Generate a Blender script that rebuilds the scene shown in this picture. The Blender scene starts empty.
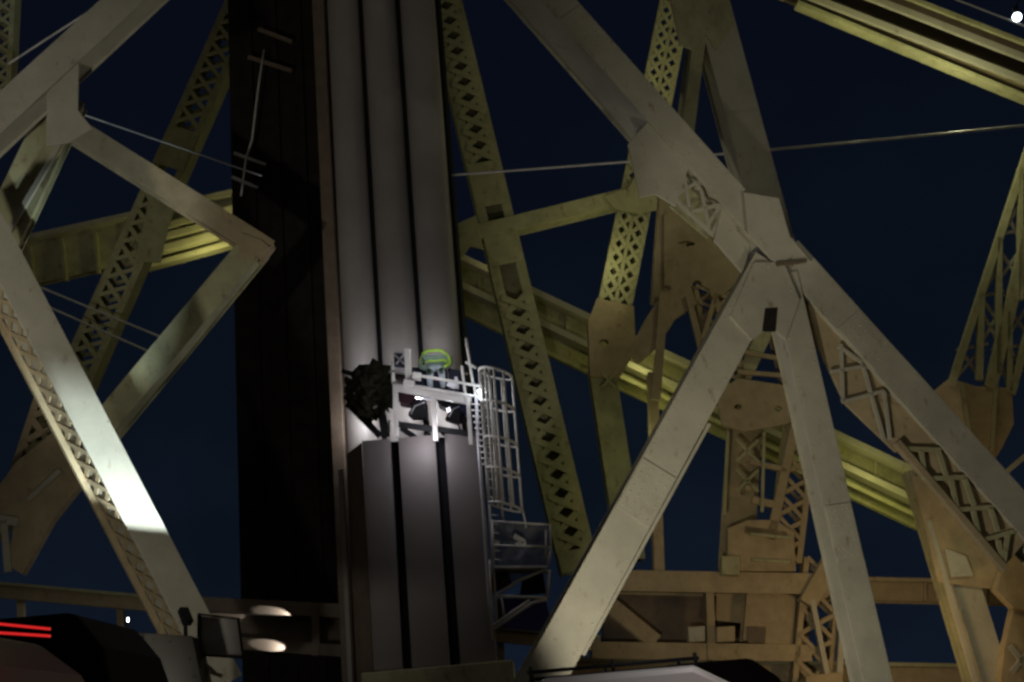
import bpy, bmesh, math, random
from mathutils import Vector, Matrix
random.seed(7)
R = math.radians
SC = bpy.context.scene
COL = SC.collection

# ------------------------------------------------------------------ camera
FPX = 1300.0
W, H = 1024, 682
CAM = Vector((0, 0, 1.4))
PITCH, ROLL = R(17), R(-5.0)
F = Vector((0, math.cos(PITCH), math.sin(PITCH)))
R0 = Vector((1, 0, 0)); U0 = R0.cross(F)
RT = R0 * math.cos(ROLL) + U0 * math.sin(ROLL)
UP = -R0 * math.sin(ROLL) + U0 * math.cos(ROLL)
cd = bpy.data.cameras.new('camera'); cam = bpy.data.objects.new('camera', cd); COL.objects.link(cam)
cd.sensor_width = 36; cd.lens = 36 * FPX / W; cd.clip_end = 6000; cd.clip_start = .05
M = Matrix((RT, UP, -F)).transposed().to_4x4(); M.translation = CAM
cam.matrix_world = M
SC.camera = cam
cd.dof.use_dof = False

def ray(px, py):
    return (F + RT * ((px - W / 2) / FPX) - UP * ((py - H / 2) / FPX)).normalized()
def at(px, py, Y):
    d = ray(px, py); return CAM + d * (Y / d.y)

# ------------------------------------------------------------------ world, sky glow
wd = bpy.data.worlds.new('World'); SC.world = wd; wd.use_nodes = True
nt = wd.node_tree; bg = nt.nodes['Background']
tc = nt.nodes.new('ShaderNodeTexCoord'); sp = nt.nodes.new('ShaderNodeSeparateXYZ')
rp = nt.nodes.new('ShaderNodeValToRGB'); ns = nt.nodes.new('ShaderNodeTexNoise'); ad = nt.nodes.new('ShaderNodeMath')
mu = nt.nodes.new('ShaderNodeMath'); mu.operation = 'MULTIPLY'; mu.inputs[1].default_value = .55
ns.inputs['Scale'].default_value = 7; ns.inputs['Detail'].default_value = 5
nt.links.new(tc.outputs['Generated'], sp.inputs[0]); nt.links.new(tc.outputs['Generated'], ns.inputs['Vector'])
nt.links.new(ns.outputs['Fac'], mu.inputs[0]); nt.links.new(sp.outputs['Z'], ad.inputs[0]); nt.links.new(mu.outputs[0], ad.inputs[1])
nt.links.new(ad.outputs[0], rp.inputs[0]); nt.links.new(rp.outputs[0], bg.inputs[0])
e = rp.color_ramp.elements
e[0].position = .27; e[0].color = (.0052, .0092, .0185, 1)
e[1].position = .74; e[1].color = (.0022, .0036, .0085, 1)
m_ = e.new(.5); m_.color = (.0030, .0056, .0105, 1)
bg.inputs[1].default_value = 1.0

SC.view_settings.view_transform = 'Standard'; SC.view_settings.look = 'None'
SC.view_settings.exposure = 0; SC.view_settings.gamma = 1
SC.render.engine = 'CYCLES'
SC.cycles.use_denoising = True
SC.cycles.max_bounces = 4
SC.cycles.pixel_filter_type = 'BLACKMAN_HARRIS'
SC.cycles.filter_width = 2.7

def lamp(name, kind, loc, energy, color, target=None, size=.1, spot=60, blend=.3):
    l = bpy.data.lights.new(name, kind); l.energy = energy; l.color = color
    if kind in ('POINT', 'SPOT'): l.shadow_soft_size = size
    if kind == 'AREA': l.size = size
    if kind == 'SPOT': l.spot_size = R(spot); l.spot_blend = blend
    if kind == 'SUN': l.angle = R(size)
    o = bpy.data.objects.new(name, l); COL.objects.link(o); o.location = loc
    if target is not None:
        o.rotation_euler = (Vector(target) - Vector(loc)).to_track_quat('-Z', 'Y').to_euler()
    return o
# faint wide sun added as warm general fill, no such source in view
lamp('fill_sun', 'SUN', (0, -20, 30), 0.065, (1, .84, .53), target=(1, 12, 22), size=60)

# ------------------------------------------------------------------ materials
def mat(name, col, rough=.6, metal=0., var=.25, scale=3., rust=0., bump=.15, emit=None, estr=1., alpha=None, spec=.5):
    m = bpy.data.materials.new(name); m.use_nodes = True
    n = m.node_tree; b = n.nodes['Principled BSDF']; L = n.links.new
    b.inputs['Specular IOR Level'].default_value = spec
    b.inputs['Roughness'].default_value = rough; b.inputs['Metallic'].default_value = metal
    co = n.nodes.new('ShaderNodeTexCoord')
    nz = n.nodes.new('ShaderNodeTexNoise'); nz.inputs['Scale'].default_value = scale; nz.inputs['Detail'].default_value = 8
    nz.inputs['Roughness'].default_value = .65
    L(co.outputs['Object'], nz.inputs['Vector'])
    cr = n.nodes.new('ShaderNodeValToRGB')
    c0 = [max(0, c * (1 - var)) for c in col]; c1 = [min(1, c * (1 + var * .6)) for c in col]
    cr.color_ramp.elements[0].position = .3; cr.color_ramp.elements[0].color = (*c0, 1)
    cr.color_ramp.elements[1].position = .7; cr.color_ramp.elements[1].color = (*c1, 1)
    L(nz.outputs['Fac'], cr.inputs[0]); out = cr.outputs[0]
    if rust > 0:
        mp = n.nodes.new('ShaderNodeMapping'); mp.inputs['Scale'].default_value = (2.6, 2.6, 1.3)
        L(co.outputs['Object'], mp.inputs[0])
        n2 = n.nodes.new('ShaderNodeTexNoise'); n2.inputs['Scale'].default_value = 2.3; n2.inputs['Detail'].default_value = 10
        n2.inputs['Roughness'].default_value = .7
        L(mp.outputs[0], n2.inputs['Vector'])
        r2 = n.nodes.new('ShaderNodeValToRGB'); r2.color_ramp.elements[0].position = .64 - rust * .2
        r2.color_ramp.elements[1].position = .82 - rust * .2
        L(n2.outputs['Fac'], r2.inputs[0])
        mx = n.nodes.new('ShaderNodeMix'); mx.data_type = 'RGBA'
        L(r2.outputs[0], mx.inputs['Factor']); L(out, mx.inputs[6]); mx.inputs[7].default_value = (.15, .075, .035, 1)
        out = mx.outputs[2]
    L(out, b.inputs['Base Color'])
    if bump:
        bp = n.nodes.new('ShaderNodeBump'); bp.inputs['Strength'].default_value = bump; bp.inputs['Distance'].default_value = .02
        n3 = n.nodes.new('ShaderNodeTexNoise'); n3.inputs['Scale'].default_value = scale * 6; n3.inputs['Detail'].default_value = 4
        L(co.outputs['Object'], n3.inputs['Vector']); L(n3.outputs['Fac'], bp.inputs['Height']); L(bp.outputs[0], b.inputs['Normal'])
    if emit:
        b.inputs['Emission Color'].default_value = (*emit, 1); b.inputs['Emission Strength'].default_value = estr
    if alpha is not None: b.inputs['Alpha'].default_value = alpha
    return m
CREAM = mat('cream_bridge_paint', (.40, .38, .30), .55, rust=.25, scale=1.4, var=.18)
TAN = mat('weathered_tan_paint', (.37, .295, .175), .65, rust=.3, scale=2.6, var=.22)
OLIVE = mat('aged_green_cream_paint', (.36, .35, .20), .6, rust=.4, scale=2, var=.25)
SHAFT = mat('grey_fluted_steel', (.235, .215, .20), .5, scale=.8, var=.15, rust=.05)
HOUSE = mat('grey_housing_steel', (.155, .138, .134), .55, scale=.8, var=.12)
BROWN = mat('brown_side_sheet', (.13, .095, .065), .6, var=.3, rust=.3)
BROWN2 = mat('brown_side_sheet_light', (.24, .18, .13), .6, var=.3, rust=.3)
BLACK = mat('black_steel_and_shade', (.022, .019, .017), .8, var=.4, spec=.05)  # black parts, and shade put into colour on the tower side and slot
GROOVE = mat('dark_groove_steel', (.012, .012, .015), .8, var=.3, spec=.05)
GALV = mat('galvanised_steel', (.48, .48, .52), .4, metal=.3, var=.15, scale=6)
WHITEP = mat('white_painted_steel', (.56, .54, .52), .45, var=.12, scale=4)
DARKM = mat('dark_machine_paint', (.010, .011, .013), .6, var=.4, scale=5, spec=.25)
TARP = mat('dark_crumpled_tarp', (.022, .022, .014), .9, var=.6, scale=9, bump=.6, spec=.05)
NAVYM = mat('navy_machine_paint', (.018, .022, .045), .6, spec=.2, var=.3, scale=5)
MAROON = mat('maroon_paint', (.03, .010, .014), .6, spec=.2)
CABLE = mat('steel_cable', (.5, .5, .47), .5)
ROAD = mat('asphalt', (.05, .05, .05), .85, var=.3, scale=6, bump=.4)
CONC = mat('concrete', (.27, .26, .24), .85, var=.2, scale=3, bump=.3)
MESH_ = mat('grey_debris_netting', (.25, .24, .24), .9, alpha=.42)
LED = mat('lit_lamp_glass', (.9, .9, .9), .3, bump=0, emit=(.85, .95, 1), estr=10)
LEDR = mat('lit_red_lamp', (.5, .02, .02), .3, bump=0, emit=(1, .03, .03), estr=.55)
LIME = mat('lime_reflective_tape', (.50, .80, .10), .4, var=.1, bump=0)
VEST = mat('grey_green_work_jacket', (.24, .36, .29), .8, var=.2, scale=20)
JEAN = mat('pale_blue_trousers', (.58, .66, .76), .85, var=.15, scale=25)
GLOVE = mat('dark_green_gloves', (.03, .06, .03), .8)
SKIN = mat('skin', (.42, .25, .18), .55, var=.08)
HARD = mat('grey_hard_hat', (.42, .42, .46), .35, var=.05)
BOOT = mat('brown_work_boots', (.05, .035, .025), .8)
GLASS = mat('dark_car_glass', (.02, .02, .025), .25, var=.1, bump=0)
REDP = mat('red_car_paint', (.20, .015, .012), .6, var=.1, bump=0, spec=.3)
DARKP = mat('dark_car_paint', (.012, .006, .007), .8, var=.1, bump=0, spec=.05)
WHTP = mat('white_car_paint', (.60, .60, .60), .35, var=.05, bump=0)
GREYP = mat('grey_green_car_paint', (.028, .024, .020), .35, var=.1, bump=0)
RUBR = mat('tyre_rubber', (.02, .02, .02), .9)

# ------------------------------------------------------------------ objects
def link(name, me, m, parent=None):
    o = bpy.data.objects.new(name, me); COL.objects.link(o)
    if m is not None and not me.materials: me.materials.append(m)
    if parent is not None: o.parent = parent
    return o
def tag(o, label=None, cat=None, group=None, kind=None):
    if label: o['label'] = label
    if cat: o['category'] = cat
    if group: o['group'] = group
    if kind: o['kind'] = kind
    return o
def thing(name, label, cat, group=None):
    o = bpy.data.objects.new(name, None); COL.objects.link(o)
    return tag(o, label, cat, group)

class MB:
    def __init__(s): s.v = []; s.f = []; s.sm = []
    def add(s, vs, fs, smooth=False):
        k = len(s.v); s.v += [tuple(v) for v in vs]; s.f += [tuple(i + k for i in f) for f in fs]; s.sm += [smooth] * len(fs)
    def obox(s, o, ax, ay, az):            # o = a corner, three edge vectors
        o = Vector(o)
        vs = [o, o + ax, o + ax + ay, o + ay, o + az, o + ax + az, o + ax + ay + az, o + ay + az]
        fs = [(0, 3, 2, 1), (4, 5, 6, 7), (0, 1, 5, 4), (1, 2, 6, 5), (2, 3, 7, 6), (3, 0, 4, 7)]
        if ax.cross(ay).dot(az) < 0: fs = [f[::-1] for f in fs]
        s.add(vs, fs)
    def bar(s, a, b, w, t, n):             # centred bar, width w across, thickness t along n
        a = Vector(a); b = Vector(b); d = b - a; u = d.normalized()
        n = (n - u * n.dot(u)).normalized(); c = u.cross(n)
        s.obox(a - c * w / 2 - n * t / 2, d, c * w, n * t)
    def tube(s, pts, r, n=8, close=False):
        pts = [Vector(p) for p in pts]; k = len(pts); rings = []
        for i, p in enumerate(pts):
            d = (pts[min(i + 1, k - 1)] - pts[max(i - 1, 0)]).normalized()
            x = d.orthogonal().normalized() if i == 0 else (px_ - d * px_.dot(d)).normalized()
            px_ = x; y = d.cross(x)
            rings.append([p + (x * math.cos(2 * math.pi * j / n) + y * math.sin(2 * math.pi * j / n)) * r for j in range(n)])
        vs = [v for rg in rings for v in rg]; fs = []
        for i in range(k - 1):
            for j in range(n):
                fs.append((i * n + j, i * n + (j + 1) % n, (i + 1) * n + (j + 1) % n, (i + 1) * n + j))
        fs.append(tuple(range(n))[::-1]); fs.append(tuple((k - 1) * n + j for j in range(n)))
        s.add(vs, fs, True)
    def stud(s, p, n, r):                   # rivet head
        x = n.orthogonal().normalized(); y = n.cross(x)
        vs = [p + x * r, p + y * r, p - x * r, p - y * r, p + n * r * .7]
        s.add(vs, [(0, 1, 4), (1, 2, 4), (2, 3, 4), (3, 0, 4)], True)
    def prism(s, poly, n, t):               # polygon extruded from its plane back along -n by t
        k = len(poly); ctr = sum(poly, Vector()) / k
        ar = sum(((poly[i] - ctr).cross(poly[(i + 1) % k] - ctr) for i in range(k)), Vector())
        if ar.dot(n) < 0: poly = poly[::-1]
        vs = list(poly) + [p - n * t for p in poly]
        fs = [tuple(range(k)), tuple(range(k, 2 * k))[::-1]]
        for i in range(k): fs.append((i, i + k, (i + 1) % k + k, (i + 1) % k))
        s.add(vs, fs)
    def build(s, name, m, parent=None, bevel=0):
        me = bpy.data.meshes.new(name); me.from_pydata(s.v, [], s.f); me.update()
        me.polygons.foreach_set('use_smooth', s.sm)
        o = link(name, me, m, parent)
        if bevel:
            b = o.modifiers.new('bevel', 'BEVEL'); b.width = bevel; b.segments = 2; b.limit_method = 'ANGLE'
        return o

class Plane:
    """a truss plane standing in the world: through a point, facing yaw degrees off the camera side"""
    def __init__(s, Y, yaw=0, x0=512, y0=400, tilt=0):
        s.p = at(x0, y0, Y); s.n = Vector((math.sin(R(yaw)) * math.cos(R(tilt)), -math.cos(R(yaw)) * math.cos(R(tilt)), math.sin(R(tilt))))
    def P(s, px, py, off=0):
        d = ray(px, py); q = s.p + s.n * off
        return CAM + d * ((q - CAM).dot(s.n) / d.dot(s.n))
    def span(s, a, b, w, off=0):            # ends and width in metres on this plane
        m = ((a[0] + b[0]) / 2, (a[1] + b[1]) / 2); dx, dy = b[0] - a[0], b[1] - a[1]; L = math.hypot(dx, dy)
        nx, ny = -dy / L * w / 2, dx / L * w / 2
        A, B = s.P(*a, off), s.P(*b, off); u = (B - A).normalized()
        q = s.P(m[0] + nx, m[1] + ny, off) - s.P(m[0] - nx, m[1] - ny, off)
        return A, B, (q - u * q.dot(u)).length

def member(th, name, pl, a, b, w, t, m=CREAM, off=0, studs=True, plate=True, splice=(), label=None):
    A, B, wm = pl.span(a, b, w, off); n = pl.n; u = (B - A).normalized(); c = u.cross(n)
    mb = MB(); L = (B - A).length
    pr = .03
    cw = wm - .1 if wm > .25 else wm
    mb.obox(A - c * cw / 2 - n * t, B - A, c * cw, n * (t - pr))            # box body
    mb.obox(A - c * wm / 2 - n * pr, B - A, c * wm, n * pr)                # front cover plate
    mb.obox(A - c * wm / 2 - n * (t + .03), B - A, c * wm, n * .028)         # rear cover plate
    if studs and wm > .3:
        k = int(L / .22)
        for i in range(1, k):
            for sgn in (-1, 1):
                mb.stud(A + u * (i * L / k) + c * sgn * (wm / 2 - .07), n, .022)
    o = mb.build(name, m, th, .006)
    for f in splice:
        sb = MB(); q = A.lerp(B, f); l = .9
        sb.obox(q - u * l / 2 - c * (wm / 2 - .02), u * l, c * (wm - .04), n * .025)
        for i in range(7):
            for j in (-1, -.4, .4, 1):
                sb.stud(q + u * ((i - 3) * l / 7.5) + c * j * (wm / 2 - .09) + n * .025, n, .022)
        sb.build('splice_plate', m, o, .004)
    if label: o['label'] = label
    return o

def laced(th, name, pl, a, b, w, t, pitch, m=OLIVE, off=0, barw=.085, battens=(), flange=.13, lanes=1, label=None, back=True, gaps=()):
    A, B, wm = pl.span(a, b, w, off); n = pl.n; u = (B - A).normalized(); c = u.cross(n); L = (B - A).length
    grp = MB()
    for k in range(lanes + 1):
        q = -wm / 2 + k * wm / lanes
        fl = flange if (0 < k < lanes) is False else flange * .8
        s0 = q if k == 0 else (q - fl if k == lanes else q - fl / 2)
        grp.obox(A + c * s0 - n * .02, B - A, c * fl, n * .02)                 # front leg of the angle
        grp.obox(A + c * s0 - n * t, B - A, c * fl, n * .02)                   # rear leg
        wq = q if k == 0 else (q - .022 if k == lanes else q - .011)
        grp.obox(A + c * wq - n * (t - .021), B - A, c * .022, n * (t - .042))     # web
    o = grp.build(name, m, th)
    def seg(off_n, nm):
        np_ = max(1, round(L / pitch)); dl = L / np_
        for k in range(lanes):
            x0 = -wm / 2 + k * wm / lanes + flange * .5; x1 = -wm / 2 + (k + 1) * wm / lanes - flange * .5
            mesh = {}
            for i in range(np_):
                f = (i + .5) / np_
                if any(g0 < f < g1 for g0, g1 in gaps): continue
                for d in (0, 1):
                    key = d
                    base = A + u * (i * dl)
                    if key not in mesh:
                        xa, xb = (x0, x1) if d == 0 else (x1, x0)
                        bb = MB(); bb.bar(c * xa, c * xb + u * dl, barw, .014, n)
                        me = bpy.data.meshes.new('lacing_bar'); me.from_pydata(bb.v, [], bb.f); me.materials.append(m); mesh[key] = me
                    bo = bpy.data.objects.new('lacing_bar', mesh[key]); COL.objects.link(bo)
                    bo.location = base + n * (off_n + d * .015); bo.parent = o
    seg(.009, 'front')
    if back == 'plate':
        rb = MB(); rb.obox(A - c * (wm / 2 - .02) - n * (t + .045), B - A, c * (wm - .04), n * .02); rb.build('rear_plate', m, o)
    elif back: seg(-t - .03, 'rear')
    for f0, f1 in battens:
        bb = MB(); q = A.lerp(B, f0)
        bb.obox(q - c * (wm / 2 - .015) + n * .034, (B - A) * (f1 - f0), c * (wm - .03), n * .02)
        bb.build('batten_plate', m, o, .004)
    if label: o['label'] = label
    return o

def gusset(th, pl, pts, m=CREAM, off=.04, t=.05, name='gusset_plate', label=None):
    mb = MB(); P_ = [pl.P(x, y, off) for x, y in pts]
    mb.prism(P_, pl.n, t)
    ctr = sum(P_, Vector()) / len(P_)
    for i in range(len(P_)):
        a, b = P_[i], P_[(i + 1) % len(P_)]; k = int((b - a).length / .2)
        for j in range(1, k):
            q = a.lerp(b, j / k); q = q + (ctr - q).normalized() * .09
            mb.stud(q, pl.n, .022)
    o = mb.build(name, m, th, .006)
    if label: o['label'] = label
    return o
def holes(o, pl, hs, depth=.6):
    for px, py, rx, ry in hs:
        k = 10; poly = [pl.P(px + rx * math.cos(2 * math.pi * i / k), py + ry * math.sin(2 * math.pi * i / k), .6) for i in range(k)]
        mb = MB(); mb.prism(poly, pl.n, .6 + depth); c = mb.build('cutter', None)
        bo = o.modifiers.new('hole', 'BOOLEAN'); bo.operation = 'DIFFERENCE'; bo.solver = 'EXACT'; bo.object = c
        dg_ = bpy.context.evaluated_depsgraph_get(); me = bpy.data.meshes.new_from_object(o.evaluated_get(dg_))
        o.modifiers.clear(); o.data = me; bpy.data.objects.remove(c)
def bars(th, pl, segs, w, m, t=.05, off=0, name='lacing_bar', leg=True):
    for i, sg in enumerate(segs):
        x0, y0, x1, y1 = sg[:4]; ww = sg[4] if len(sg) > 4 else w
        A, B, wm = pl.span((x0, y0), (x1, y1), ww, off)
        mb = MB(); mb.bar(A, B, wm, t, pl.n)
        # an angle: a thin outstanding leg behind the front leg
        u = (B - A).normalized(); c = u.cross(pl.n)
        if leg: mb.obox(A - c * wm / 2 - pl.n * (t / 2 + .05), B - A, c * .015, pl.n * .05)
        mb.build(name, m, th, .003)

# ------------------------------------------------------------------ setting: deck and road
def sheet(name, x0, x1, y0, y1, z, m, label):
    mb = MB(); mb.add([(x0, y0, z), (x1, y0, z), (x1, y1, z), (x0, y1, z)], [(0, 1, 2, 3)])
    return tag(mb.build(name, m), kind='structure')
sheet('ground', -3000, 3000, -600, 5000, -.004, ROAD, '')
sheet('road', -14, 14, -20, 15, 0.0, ROAD, '')
kb = MB(); kb.obox(Vector((-14, 15, 0)), Vector((28, 0, 0)), Vector((0, .3, 0)), Vector((0, 0, .13)))
tag(kb.build('kerb', CONC, bevel=.02), kind='structure')

# ================================================================== NEAR LEFT TRUSS
PLl = Plane(20, 10, 100, 400)
lt = thing('bridge_truss', 'cream bridge truss at left, its leaning leg lit bright white, under a broad diagonal', 'bridge truss')
PL1 = Plane(20, 40, 130, 480)
member(lt, 'leaning_leg', PL1, (-22, 204), (228, 684), 34, .62, CREAM, studs=False, label='long leaning leg with its middle lit bright white')
# lattice on the leg's lower left side
def side_lattice(th, pl, a, b, w, t, m, n_seg, sgn=1, off=0):
    A, B, wm = pl.span(a, b, w, off); n = pl.n; u = (B - A).normalized(); c = u.cross(n) * sgn; L = (B - A).length
    g = MB()
    g.obox(A + c * (wm / 2 - .02) - n * .0 - n * t * 1.0, B - A, c * .1, n * .07)
    o = g.build('edge_angle', m, th, .004)
    dl = L / n_seg
    for i in range(n_seg):
        for d in (0, 1):
            p = A + u * i * dl + c * (wm / 2 - .028); q = p + u * dl
            n0, n1 = (-.05, -t + .05) if d == 0 else (-t + .05, -.05)
            bb = MB(); bb.bar(p + n * n0 + c * .012 * d, q + n * n1 + c * .012 * d, .09, .012, c)
            bb.build('lacing_bar', m, o)
side_lattice(lt, PL1, (-22, 204), (228, 684), 34, .62, TAN, 26, 1)
member(lt, 'broad_diagonal', PLl, (-48, 156), (170, -44), 31, .62, CREAM, off=.06)
gusset(lt, PLl, [(47, 78), (79, 52), (78, 110), (92, 128), (70, 142), (46, 146)], CREAM, off=-.1)
PLl2 = Plane(21.2, 10, 100, 400)
member(lt, 'hanger', PLl2, (66, 96), (-12, 262), 40, .3, OLIVE, label='dark olive tapering hanger under the broad diagonal')
bars(lt, PLl2, [(80, 108, 6, 236, 5)], 5, CREAM, off=.08, name='edge_angle')

PLb = Plane(24, 6, 100, 400)
lb = thing('brace_frame', 'tan elbow of two box braces meeting at a point beside the black shaded tower side', 'brace')
member(lb, 'upper_brace', PLb, (58, 118), (268, 250), 23, .35, TAN)
member(lb, 'lower_brace', PLb, (256, 240), (40, 500), 26, .6, OLIVE, off=-.02)
gusset(lb, PLb, [(240, 232), (262, 240), (270, 247), (256, 258), (238, 256)], TAN)
laced(lb, 'laced_web', PLb, (62, 372), (30, 470), 38, .3, .5, TAN, off=-.4, barw=.12, back=False)
gusset(lb, PLb, [(16, 462), (62, 424), (110, 428), (84, 480), (52, 520), (22, 574), (8, 566), (14, 520), (-6, 540), (-6, 492)], TAN, off=.06, t=.3,
       label='big blurred tan foot plate at the bottom of the elbow')
bars(lb, PLb, [(-6, 518, 18, 522, 9), (4, 520, 8, 572, 7), (28, 500, 60, 470, 5)], 6, CREAM, off=.1, name='stiffener')

# ================================================================== FAR LEFT
PLf = Plane(34, 0, 100, 300)
fl = thing('laced_column', 'thin laced column of crossed bars leaning from the top down behind the left truss', 'steel column')
laced(fl, 'column_body', PLf, (251, -20), (34, 470), 33, .55, .56, OLIVE, battens=((.33, .41), (.97, 1)), gaps=((.325, .46),), barw=.12, flange=.2)
gusset(fl, PLf, [(150, 196), (176, 196), (160, 262), (134, 262)], OLIVE, off=.03, name='cover_plate')
PLf7 = Plane(30, 0, 20, 50)
fc = thing('laced_column', 'short stub of greenish laced column at the top left corner', 'steel column')
laced(fc, 'column_body', PLf7, (4, -14), (-3, 110), 24, .4, .42, OLIVE, flange=.13)

PG1 = Plane(40, -6, 120, 250)
g1 = thing('roadway_girder', 'olive plate girder with yellow lit stringers rising toward the black shaded tower side', 'girder')
member(g1, 'web_plate', PG1, (10, 267), (250, 214), 44, .25, OLIVE, studs=False)
bars(g1, PG1, [(10, 243, 250, 190, 5)], 5, CREAM, t=.35, off=.15, name='top_flange')
bars(g1, PG1, [(135, 271, 250, 240, 5)], 5, CREAM, t=.35, off=.15, name='bottom_flange')
bars(g1, PG1, [(160, 229, 250, 206), (156, 240, 250, 216), (151, 253, 250, 227)], 6.5, CREAM, t=.3, off=.35, name='stringer')
bars(g1, PG1, [(30, 246, 34, 288, 3), (62, 239, 66, 281, 3), (95, 232, 99, 274, 3), (128, 225, 132, 267, 3)], 3, OLIVE, t=.1, off=.1, name='stiffener')

# ================================================================== NEAR RIGHT TRUSS
PR = Plane(20, 12, 700, 400)
rt = thing('bridge_truss', 'big cream bridge truss at right, long diagonal falling right over an inverted V of legs', 'bridge truss')
d1 = member(rt, 'falling_diagonal', PR, (522, -42), (790, 260), 27, .95, CREAM, splice=(.25,), label='upper length of the long falling diagonal')
holes(d1, PR, [(567, 53, 3.5, 11)], .3)
member(rt, 'falling_diagonal', PR, (786, 250), (1062, 556), 32, .55, CREAM, splice=(.3,), label='lower length of the long falling diagonal')
d2 = member(rt, 'inverted_leg', PR, (772, 262), (526, 711), 41, .42, CREAM, off=.05, splice=(.55,), label='bright left leg of the inverted V')
member(rt, 'inverted_leg', PR, (784, 272), (888, 724), 28, .45, CREAM, off=.03, splice=(.6,), label='right leg of the inverted V')
gusset(rt, PR, [(744, 192), (779, 198), (790, 236), (812, 262), (776, 264), (748, 234)], CREAM, off=.09)
gusset(rt, PR, [(722, 206), (752, 240), (743, 273), (714, 240)], CREAM, off=-.2, t=.06)
gusset(rt, PR, [(754, 262), (784, 262), (800, 300), (786, 340), (776, 331), (764, 331), (752, 340), (730, 316)], CREAM, off=.1)
gusset(rt, PR, [(765, 308), (778, 307), (776, 331), (762, 331)], BLACK, off=.104, t=.05, name='slot_shade_plate')  # black plate gives the shade inside an opening
gusset(rt, PR, [(776, 262), (806, 259), (807, 262), (777, 266)], BROWN, off=.13, t=.05, name='seam_bar')
gusset(rt, PR, [(628, 144), (660, 108), (692, 158), (676, 206), (656, 194), (640, 197)], CREAM, off=-.05)
gusset(rt, PR, [(670, 160), (700, 176), (724, 206), (708, 238), (670, 206)], OLIVE, off=-.5, t=.06, name='web_plate')
bars(rt, PR, [(709, 424, 583, 655, 3.5)], 4, CREAM, off=-.12, t=.06, name='edge_angle')
bars(rt, PR, [(683, 168, 689, 207), (676, 195, 696, 183), (692, 212, 722, 204), (701, 190, 709, 228), (672, 196, 712, 234), (720, 205, 706, 228),
              (841, 344, 843, 402), (830, 372, 866, 366), (862, 362, 884, 440), (842, 402, 884, 391), (884, 391, 890, 440), (838, 346, 870, 368)], 3.4, CREAM, off=-.1, t=.04, leg=False)
# lattice hanging below the lower length
bars(rt, PR, [(905, 449, 941, 450), (921, 450, 925, 480), (938, 450, 946, 476), (928, 479, 967, 477), (951, 479, 957, 509), (964, 477, 974, 506), (955, 510, 993, 507),
              (973, 510, 978, 532), (990, 507, 998, 532), (980, 541, 1015, 531), (998, 540, 1003, 566), (1008, 532, 1003, 566)], 4.6, OLIVE, off=-.08, t=.04, leg=False)
bars(rt, PR, [(896, 442, 1005, 570, 6)], 6, TAN, off=-.1, t=.12, name='edge_angle')
gusset(rt, PR, [(880, 400), (925, 412), (1030, 536), (1003, 568), (896, 448)], TAN, off=-.16, t=.06, name='web_plate')
gusset(rt, PR, [(806, 292), (850, 330), (915, 400), (935, 440), (896, 452), (846, 404), (812, 335)], TAN, off=-.18, t=.06, name='web_plate')

PR2 = Plane(22.5, 12, 700, 400)
m3 = thing('post_frame', 'cream post that splits into two legs high up and lands on the right truss', 'steel post')
member(m3, 'wide_leg', PR2, (708, -16), (782, 262), 35, .45, CREAM, splice=(.55,))
member(m3, 'narrow_leg', PR2, (702, 20), (683, 170), 13, .45, OLIVE, studs=False)
gusset(m3, PR2, [(668, -12), (728, -12), (733, 26), (716, 50), (706, 34), (694, 50), (680, 44)], OLIVE, off=.05)

# ================================================================== FAR RIGHT TRUSS
PF = Plane(34, 4, 560, 300)
ft1 = thing('laced_column', 'laced column with round gaps rising just right of the fluted grey tower', 'steel column')
laced(ft1, 'column_body', PF, (439, -24), (580, 570), 36, .6, .52, OLIVE, battens=((.345, .42), (.455, .52), (.97, 1)), gaps=((.34, .56),), barw=.17, flange=.27, back='plate')
ft2 = thing('cross_strut', 'olive box strut bridging the two laced columns right of the tower', 'strut')
member(ft2, 'strut_body', PF, (448, 239), (664, 186), 15, .5, OLIVE, off=.12, studs=False)
gusset(ft2, PF, [(456, 224), (476, 215), (484, 250), (470, 246), (459, 262)], OLIVE, off=.2)
gusset(ft2, PF, [(604, 196), (628, 188), (640, 168), (668, 160), (664, 208), (640, 214), (615, 208)], OLIVE, off=.2)
ft3 = thing('laced_column', 'yellow-green double laced column behind the long falling diagonal', 'steel column')
laced(ft3, 'column_body', PF, (681, -24), (610, 330), 33, .6, .42, OLIVE, barw=.11, flange=.13, lanes=2, off=.02)
member(ft3, 'lower_shaft', PF, (602, 366), (632, 560), 27, .5, OLIVE, off=-.02, studs=False)
holes(gusset(ft3, PF, [(597, 298), (634, 306), (636, 350), (619, 378), (590, 376), (588, 322)], TAN, off=.1, t=.3), PF, [(606, 337, 5, 4)])
bars(ft3, PF, [(601, 372, 616, 388), (616, 372, 602, 388)], 2.5, OLIVE, off=.12)
# low curved brace to the middle tower
PM = Plane(32, 4, 700, 400)
mt = thing('braced_tower', 'tangle of brown braces and plates forming a tower between the inverted V legs', 'braced tower')
member(mt, 'upper_post', PM, (676, 176), (668, 300), 30, .5, TAN, studs=False)
holes(gusset(mt, PM, [(664, 214), (688, 200), (712, 240), (744, 276), (722, 296), (700, 284), (664, 292)], TAN, off=.06, t=.2), PM, [(671, 281, 4, 3), (701, 277, 5, 4), (690, 236, 9, 3)])
gusset(mt, PM, [(628, 352), (646, 318), (664, 292), (690, 284), (697, 304), (676, 318), (656, 348), (640, 362)], TAN, off=.1, t=.2, name='curved_brace')
bars(mt, PM, [(688, 296, 702, 352, 6), (664, 292, 656, 400, 9), (712, 290, 738, 366, 6), (716, 294, 700, 350, 5)], 6, TAN, off=.12, t=.1, name='brace')
laced(mt, 'laced_brace', PM, (710, 284), (733, 400), 34, .4, .44, TAN, barw=.09, flange=.12)
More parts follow.
